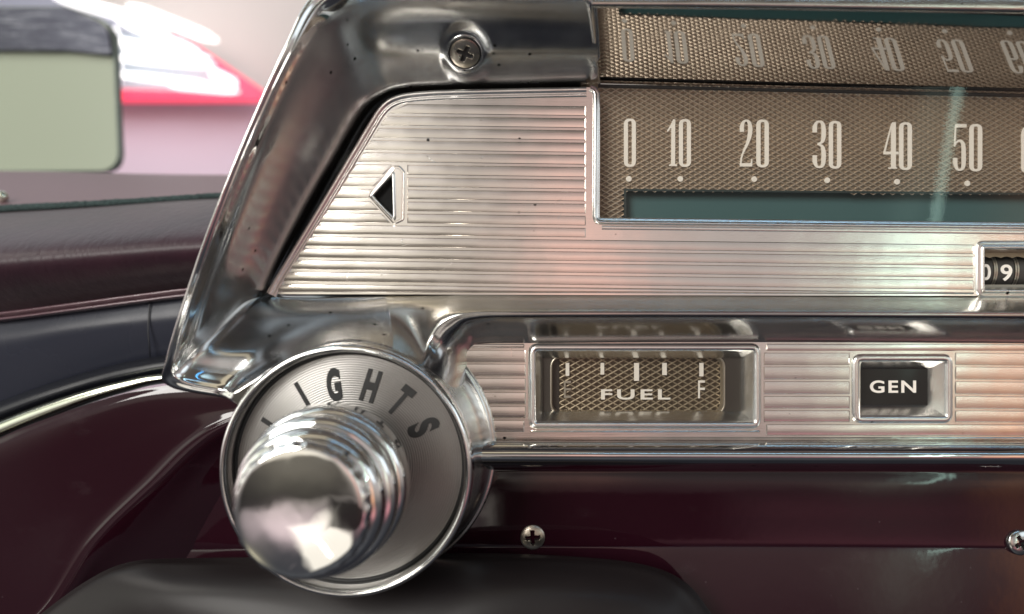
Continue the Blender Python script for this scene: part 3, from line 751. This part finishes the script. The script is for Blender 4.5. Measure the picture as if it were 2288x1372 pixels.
mb.build('rib', SATIN, face, auto=28)
# rim along the slanted and top edge
edge = [(597.5, 654)]+TL[1:]
vs, fs = moulding(edge, [(-3, -10), (-2, -2), (1, 3), (5, 5.0), (9, 4.0), (11, 1.2), (14, 1.0), (17, 3.0), (20, 2.4), (22, .1)], 0, closed=False, flip=1)
mk('edge_moulding', vs, fs, BEZEL, face)
# chrome lip round the dial opening
path = [(1318, 199), (1326, 202), (1331, 210)]+[(1331.5-1.5*i/10, 215+265*i/10) for i in range(1, 10)]+[(1330, 484), (1332, 491), (1338, 495), (1350, 496)]+[(1350+i*109, 496+i*1.25) for i in range(1, 11)]
vs, fs = moulding(path, [(10, -.5), (7, 3.0), (3.5, 2.0), (2, 4.5), (-1, 8), (-5, 6.5), (-7, -2), (-7.5, -55)], 0, closed=False, flip=1)
lipv = (vs, fs); mk('dial_lip', vs, fs, BEZEL, face)
path = [(1345, 508.5)]+[(1350+i*109, 508.5+i*1.25) for i in range(0, 11)]
vs, fs = moulding(path, [(5, -.2), (3, 2.6), (0, 1.0), (-3, 2.6), (-5, -.2)], 0, closed=False); mk('dial_sill', vs, fs, BEZEL, face)
# turn indicator
vs, fs = moulding(tri_o, [(-4, 0), (-3, 2), (0, 1.2), (3, 1.6)], 0); mk('arrow_surround', vs, fs, SATIN, face)
arr = mk('arrow_bezel', *moulding(roundpoly([(881, 379), (828, 438), (884, 497)], [6, 5, 6], 6), [(-2, 0), (0, 6), (2.5, 8), (5, 5), (6, -2), (6.5, -18)], 0), BEZEL, face)
mb = MB(); mb.add(*shape([roundpoly([(886, 372), (826, 438), (888, 503)], 2)], -16, 2)); mb.build('arrow_lens', BLACK, face, smooth=False)
# small dings and scratches are raised burrs on the plate
for pts_ in ([(953, 348), (962, 356), (973, 363)], [(900, 533), (897, 539), (901, 545)], [(1074, 352), (1078, 350), (1075, 356)], [(936, 382), (940, 386)]):
    mk('scratch', *tube([W(*p, 2.1) for p in pts_], .9, 5), BEZEL, face)

# ---- speedometer
DD = -52
teal_cut = lambda x, y: x > 1398-4 and y > 427+(x-1400)*.01-2
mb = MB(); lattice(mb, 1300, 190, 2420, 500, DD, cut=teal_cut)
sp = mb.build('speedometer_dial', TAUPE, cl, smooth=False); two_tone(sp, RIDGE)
mb = MB(); mb.add(*shape([[(1390, 415), (2430, 420), (2430, 520), (1390, 520)]], DD-34, 2)); mb.build('speed_band', TEAL, sp, smooth=False)
mb = MB(); mb.add([W(1394, 424, DD-.5), W(2430, 434, DD-.5), W(2430, 434, DD-34), W(1394, 424, DD-34)], [(0, 1, 2, 3)])
mb.add([W(1394, 424, DD-.5), W(1394, 515, DD-.5), W(1394, 515, DD-34), W(1394, 424, DD-34)], [(0, 1, 2, 3)])
mb.add([W(1394, 422, DD+.2), W(2430, 432, DD+.2), W(2430, 436.5, DD+.2), W(1399, 426.5, DD+.2)], [(0, 1, 2, 3)])
mb.add([W(1394, 422, DD+.2), W(1399, 426.5, DD+.2), W(1399, 515, DD+.2), W(1394, 515, DD+.2)], [(0, 1, 2, 3)])
mb.build('band_edge_shade', mat('teal_edge_shade', (.015, .03, .03), 0, .5), sp, smooth=False)  # recess walls and front strips coloured dark to paint the edge shadow
def stad(x0, y0, x1, y1, r, n=9): return rrect(x0, y0, x1, y1, r, n)
def G(ch):
    if ch == '0': return [[stad(0, 0, 27, 107, 13.4), stad(9.2, 5.5, 17.8, 101.5, 4.2)]]
    if ch == '1': return [[[(19, 107), (14, 106), (9, 95), (0, 80), (2.5, 78), (9, 87), (10, 86), (9.5, 5), (5, 3), (5, 0), (23, 0), (23, 3), (18.5, 5)]]]
    if ch == '2': return [[ribbon([(4.8, 79, 9), (4.7, 91, 9), (8, 101, 6), (14, 104.5, 4.6), (20, 100.5, 7), (22.5, 88, 9), (21.5, 72, 9), (16.5, 53, 6.4), (9, 36, 4.6), (4, 21, 3.6), (2, 6, 3.4)])],
                          [[(0, 0), (27, 0), (27, 18), (25, 18), (24, 9), (20, 7.5), (0, 7.5)]]]
    if ch == '3': return [[ribbon([(4.5, 80, 9), (4.5, 92, 9), (8, 102, 6), (14, 104.5, 4.6), (20, 101, 7), (22.5, 90, 9), (22.5, 70, 9), (19, 58.5, 6), (10, 54.5, 2.8)])],
                          [ribbon([(10, 54, 2.8), (19, 49.5, 6), (22.5, 38, 9), (22.5, 17, 9), (20, 6, 7), (14, 2.5, 4.6), (8, 5, 6), (4.5, 15, 9), (4.5, 29, 9)])]]
    if ch == '4': return [[[(15.5, 3), (25.5, 3), (25.5, 107), (18, 107), (15.5, 98)]], [[(19, 106), (16, 104), (0, 38), (4, 38)]], [[(0, 33), (31, 33), (31, 39.5), (0, 39.5)]], [[(10, 0), (28, 0), (28, 3), (10, 3)]]]
    if ch == '5': return [[[(4, 107), (29, 107), (29, 99), (4, 99)]], [[(4, 104), (7, 104), (5, 58), (1.5, 58)]],
                          [ribbon([(2.5, 56, 3), (7, 65, 4), (14, 69, 5.6), (20.5, 63, 8), (22.5, 50, 9), (22.5, 17, 9), (20, 6, 7), (13.5, 2.5, 4.6), (8, 5.5, 6.4), (4.7, 16, 9), (4.7, 30, 9)])]]
    if ch == '6': return [[stad(0, 0, 27, 64, 13.4), stad(9.2, 5.5, 17.8, 58.5, 4.2)], [ribbon([(4.6, 50, 9), (4.6, 88, 9), (8, 101, 6.5), (14, 104.5, 4.6), (20, 101, 7), (22.5, 90, 9), (22.5, 82, 9)])]]
def numeral(s, boxes):
    mb = MB()
    for ch, (u0, v0, u1, v1) in zip(s, boxes):
        wref = {'1': 23, '4': 31, '5': 29}.get(ch, 27)
        for n_, outl in enumerate(G(ch)):
            mb.add(*shape([[(u0+x/wref*(u1-u0), v1-y/107*(v1-v0)) for x, y in o] for o in outl], DD+1.6+.12*n_, 1.6))
    o = mb.build('numeral', IVORY, sp, smooth=False); o['label'] = 'ivory numeral %s on the speedometer' % s
numeral('0', [(1394, 265, 1421, 373)])
numeral('10', [(1490, 266, 1513, 371), (1517, 266, 1544, 373)])
numeral('20', [(1653, 267, 1681, 372), (1690, 267, 1718, 374)])
numeral('30', [(1816, 269, 1845, 376), (1852, 270, 1880, 377)])
numeral('40', [(1974, 273, 2008, 377), (2009, 273, 2038, 380)])
numeral('50', [(2130, 277, 2160, 382), (2166, 277, 2195, 383)])
numeral('60', [(2282, 281, 2311, 387), (2318, 281, 2347, 387)])
for (u, v) in ((1405, 400), (1520, 400), (1685, 400.5), (1848, 403), (2004, 406.5), (2161, 410), (2315, 414)):
    k = (D-DD)/D; mk('dot', *lathe((u-CU)*k, (v-CV)*k, [(6.6, DD-2), (6.6, DD+1.3), (6.1, DD+1.8), (.1, DD+1.8)], 24), IVORY, sp, auto=40)
mk('roof_gap_shade', *tube(crom([W(1334, 192, -38), W(1800, 203, -38), W(2420, 217, -38)], 20), 4.2, 8), PITCH, cl)  # black tube paints in the dark line under the roof
mb = MB(); mb.add(*shape([[(1322, 188), (2430, 196), (2430, 520), (1322, 506)]], -22, 0)); mb.build('speedometer_glass', GLASS, cl, smooth=False)

# ---- lower ribbed plate with fuel gauge and GEN light
fo = rrect(1181, 768, 1700, 958, 24, 9); go = rrect(1905, 792, 2128, 945, 22, 9)
fh = rrect(1196, 780, 1688, 948, 20, 9); gh = rrect(1922, 803, 2116, 936, 18, 9)
mb = MB(); mb.add(*shape([[(1000, 750), (2440, 750), (2440, 976), (1000, 976)], fh, gh], 8, 6)); lp = mb.build('lower_face_plate', SATIN, cl, smooth=False)
mb = MB()
vl = [783, 812, 843, 874, 906, 937, 948]
def bb(x0, x1, y0, y1, s=0): band(mb, [(x0, y0), (x1, y0+s), (x1, y1+s), (x0, y1)], 7.7, 10.9, 1.8)
for a, b in ((782, 810), (813, 841), (845, 872.5), (876.5, 904), (908, 935), ): bb(1030, 1175, a, b)
for a, b in ((788, 816), (819, 848), (852, 881), (885, 913), (917, 943)): bb(1706, 1899, a, b); bb(2134, 2440, a, b, 2)
bb(1030, 1172, 768, 778.5); bb(1712, 2440, 768, 784.5); bb(1030, 1172, 939, 965); bb(1184, 1698, 961, 966); bb(1712, 2440, 948, 973, 1)
mb.build('rib', SATIN, lp, auto=28)
# fuel gauge
fz = mk('fuel_bezel', *moulding(fo, [(-2, 7), (0, 11), (3, 14), (8, 16.5), (13, 15), (16, 11), (19, 5), (26, -10), (33, -24), (34, -28), (34, -62)], 10), BEZEL, cl)
mb = MB(); mb.add(*shape([rrect(1190, 775, 1690, 950, 6), rrect(1232, 799, 1618, 923, 24)], -31, 3)); mb.build('dial_mask', DARKBOX, fz, smooth=False)
mk('mask_edge', *moulding(rrect(1231, 797, 1619, 925, 26, 10), [(-2, -31), (0, -29.5), (2, -30), (4, -36), (5, -52)], -31), mat('mask_metal', (.42, .38, .32), .8, .35), fz)
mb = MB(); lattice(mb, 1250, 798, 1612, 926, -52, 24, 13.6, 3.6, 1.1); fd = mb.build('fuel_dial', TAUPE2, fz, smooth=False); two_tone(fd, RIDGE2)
mb = MB(); mb.add(*shape([[(1200, 780), (1680, 780), (1680, 950), (1200, 950)]], -58, 2)); mb.build('dial_back', DARKBOX, fz, smooth=False)
mk('lettering', *text('FUEL', 1343, 870, 1498, 893, -45, 2, bold=.02, sp=1.25), IVORY, fd, smooth=False)
mk('lettering', *text('E', 1260, 851, 1276, 889, -45, 2), mat('dark_ivory_print', (.30, .26, .21), 0, .6), fd, smooth=False)  # letter in a darker copy of the ivory print
mk('lettering', *text('F', 1560, 850, 1575, 890, -45, 2), IVORY, fd, smooth=False)
for (a, b, c, d_) in ((1264, 811, 1272, 840), (1342, 811, 1350, 837), (1417, 811, 1428, 851), (1480, 811, 1490, 838), (1563, 811, 1572, 841)):
    mb = MB(); mb.add(*shape([[(a, b), (c, b), (c, d_), (a, d_)]], -45, 4)); mb.build('tick', IVORY, fd, smooth=False)
mb = MB(); mb.add(*shape([rrect(1200, 785, 1680, 940, 10)], -25, 0)); mb.build('glass', GLASS, fz, smooth=False)
# GEN light
gz = mk('gen_bezel', *moulding(go, [(-2, 7), (0, 11), (4, 13.5), (10, 14), (14, 12), (17, 7), (21, 0), (29, -14), (36, -26), (37, -32)], 10), BEZEL, cl)
mb = MB(); mb.add(*shape([rrect(1900, 790, 2130, 950, 5)], -25, 3)); gl_ = mb.build('gen_lens', LENS, gz, smooth=False)
mk('lettering', *text('GEN', 1944, 850, 2047, 878, -23.6, 1.2, bold=.02, sp=1.18), IVORY, gl_, smooth=False)
# odometer
oz = mk('odometer_bezel', *moulding(rrect(2182, 539, 2480, 664, 20, 9), [(-2, 0), (0, 3), (4, 5), (8, 4), (11, 7), (14, 8.5), (17, 6), (19, -6), (23, -22)], 4), BEZEL, cl)
mb = MB(); mb.add(*shape([[(2180, 530), (2490, 530), (2490, 572), (2180, 572)]], -30, 3)); mb.add(*shape([[(2180, 636), (2490, 636), (2490, 670), (2180, 670)]], -30, 3))
mb.build('wheel_mask', mat('grey_mask', (.30, .29, .25), .7, .4), oz, smooth=False)
pts = []; 
for i in range(0, 130): pts.append((2186+i*2.3, 576.5-3.2*abs(math.sin(i*math.pi/11))))
mb = MB(); mb.add(*shape([[(2184, 560), (2486, 560)]+pts[::-1]], -26, 2)); mb.build('gear_teeth', mat('brass_gear', (.25, .2, .14), .8, .4), oz, smooth=False)
def wheel(u0, u1, name, m, r=46, parent=oz):
    k = (D+40)/D; x0, x1 = (u0-CU)*k, (u1-CU)*k; cz = (604-CV)*k; vs = []; fs = []; n = 40
    for i in range(n+1):
        a = -math.pi*.55+math.pi*1.1*i/n
        for x in (x0, x1): vs.append(T(x, cz+r*math.sin(a), -40-46+r*math.cos(a)))
    for i in range(n): fs.append((2*i, 2*i+1, 2*i+3, 2*i+2))
    return mk(name, vs, fs, m, parent)
SEPM = mat('brass_divider', (.5, .46, .38), .9, .35)
for a, b in ((2183, 2220), (2229, 2267), (2277, 2315), (2324, 2362)): wheel(a, b, 'number_wheel', GREYW)
for a in (2220.5, 2225, 2268, 2273, 2316, 2320): wheel(a, a+3.6, 'divider', SEPM, 48)
mk('digit', *text('0', 2192, 590, 2214, 626, -39, 1.5, bold=.015), IVORY, oz, smooth=False)
mk('digit', *text('9', 2236, 591, 2262, 628, -39, 1.5, bold=.015), IVORY, oz, smooth=False)
# hood screw, countersunk in the cast wall
s3 = screw('screw', SC+SN*(3.0*S), SN, 31, math.radians(-22), STEEL, cl, dome=.16, sink=.15)
s3['label'] = 'worn cross head screw sunk in the upper chrome hood'
e1 = SN.cross(Vector((0, 0, 1))).normalized(); e2 = SN.cross(e1)
def ring_(r, h): return [SC+(e1*math.cos(2*math.pi*i/56)+e2*math.sin(2*math.pi*i/56))*r*S+SN*h*S for i in range(56)]
mk('screw_gap', *tube(ring_(32.5, 1.2), 2.0, 8, closed=True), PITCH, s3)
mk('screw_seat', *tube(ring_(36.5, .2), 2.6, 10, closed=True), CAST, cl)

# =====================================================================  LIGHT SWITCH KNOB
KX, KZ = -326, 315
kb = thing('light_switch_knob', T(KX, KZ, 200), 'stepped round chrome pull knob standing out from the centre of the lights dish', 'knob')
kp = densify([(62, 186), (62, 290), (70, 300), (122, 303), (138, 309), (143.5, 322), (144, 345), (143, 372), (138, 383), (128, 387)], 3)
mk('base_ring', *lathe(KX, KZ, kp, 128), KNOBM, kb)
kp = densify([(126, 386), (131, 392), (135.5, 400), (136, 415), (134, 430), (128, 438), (119, 441)], 3)
mk('middle_ring', *lathe(KX, KZ, kp, 128), KNOBM, kb)
kp = densify([(117, 440), (121, 446), (123, 456), (121.5, 470), (115, 482), (105, 487)], 3)
mk('front_ring', *lathe(KX, KZ, kp, 128), KNOBM, kb)
kp = densify([(103, 486), (106.5, 492), (107.5, 500), (106, 508), (102, 515), (100, 517), (94, 518.4), (76, 520), (52, 521.8), (26, 522.8), (.1, 523.2)], 4)
mk('cap', *lathe(KX, KZ, kp, 160, wob=lambda j, a: 1.0*math.cos(26*a) if 2 < j < 20 else 0), KNOBM, kb)
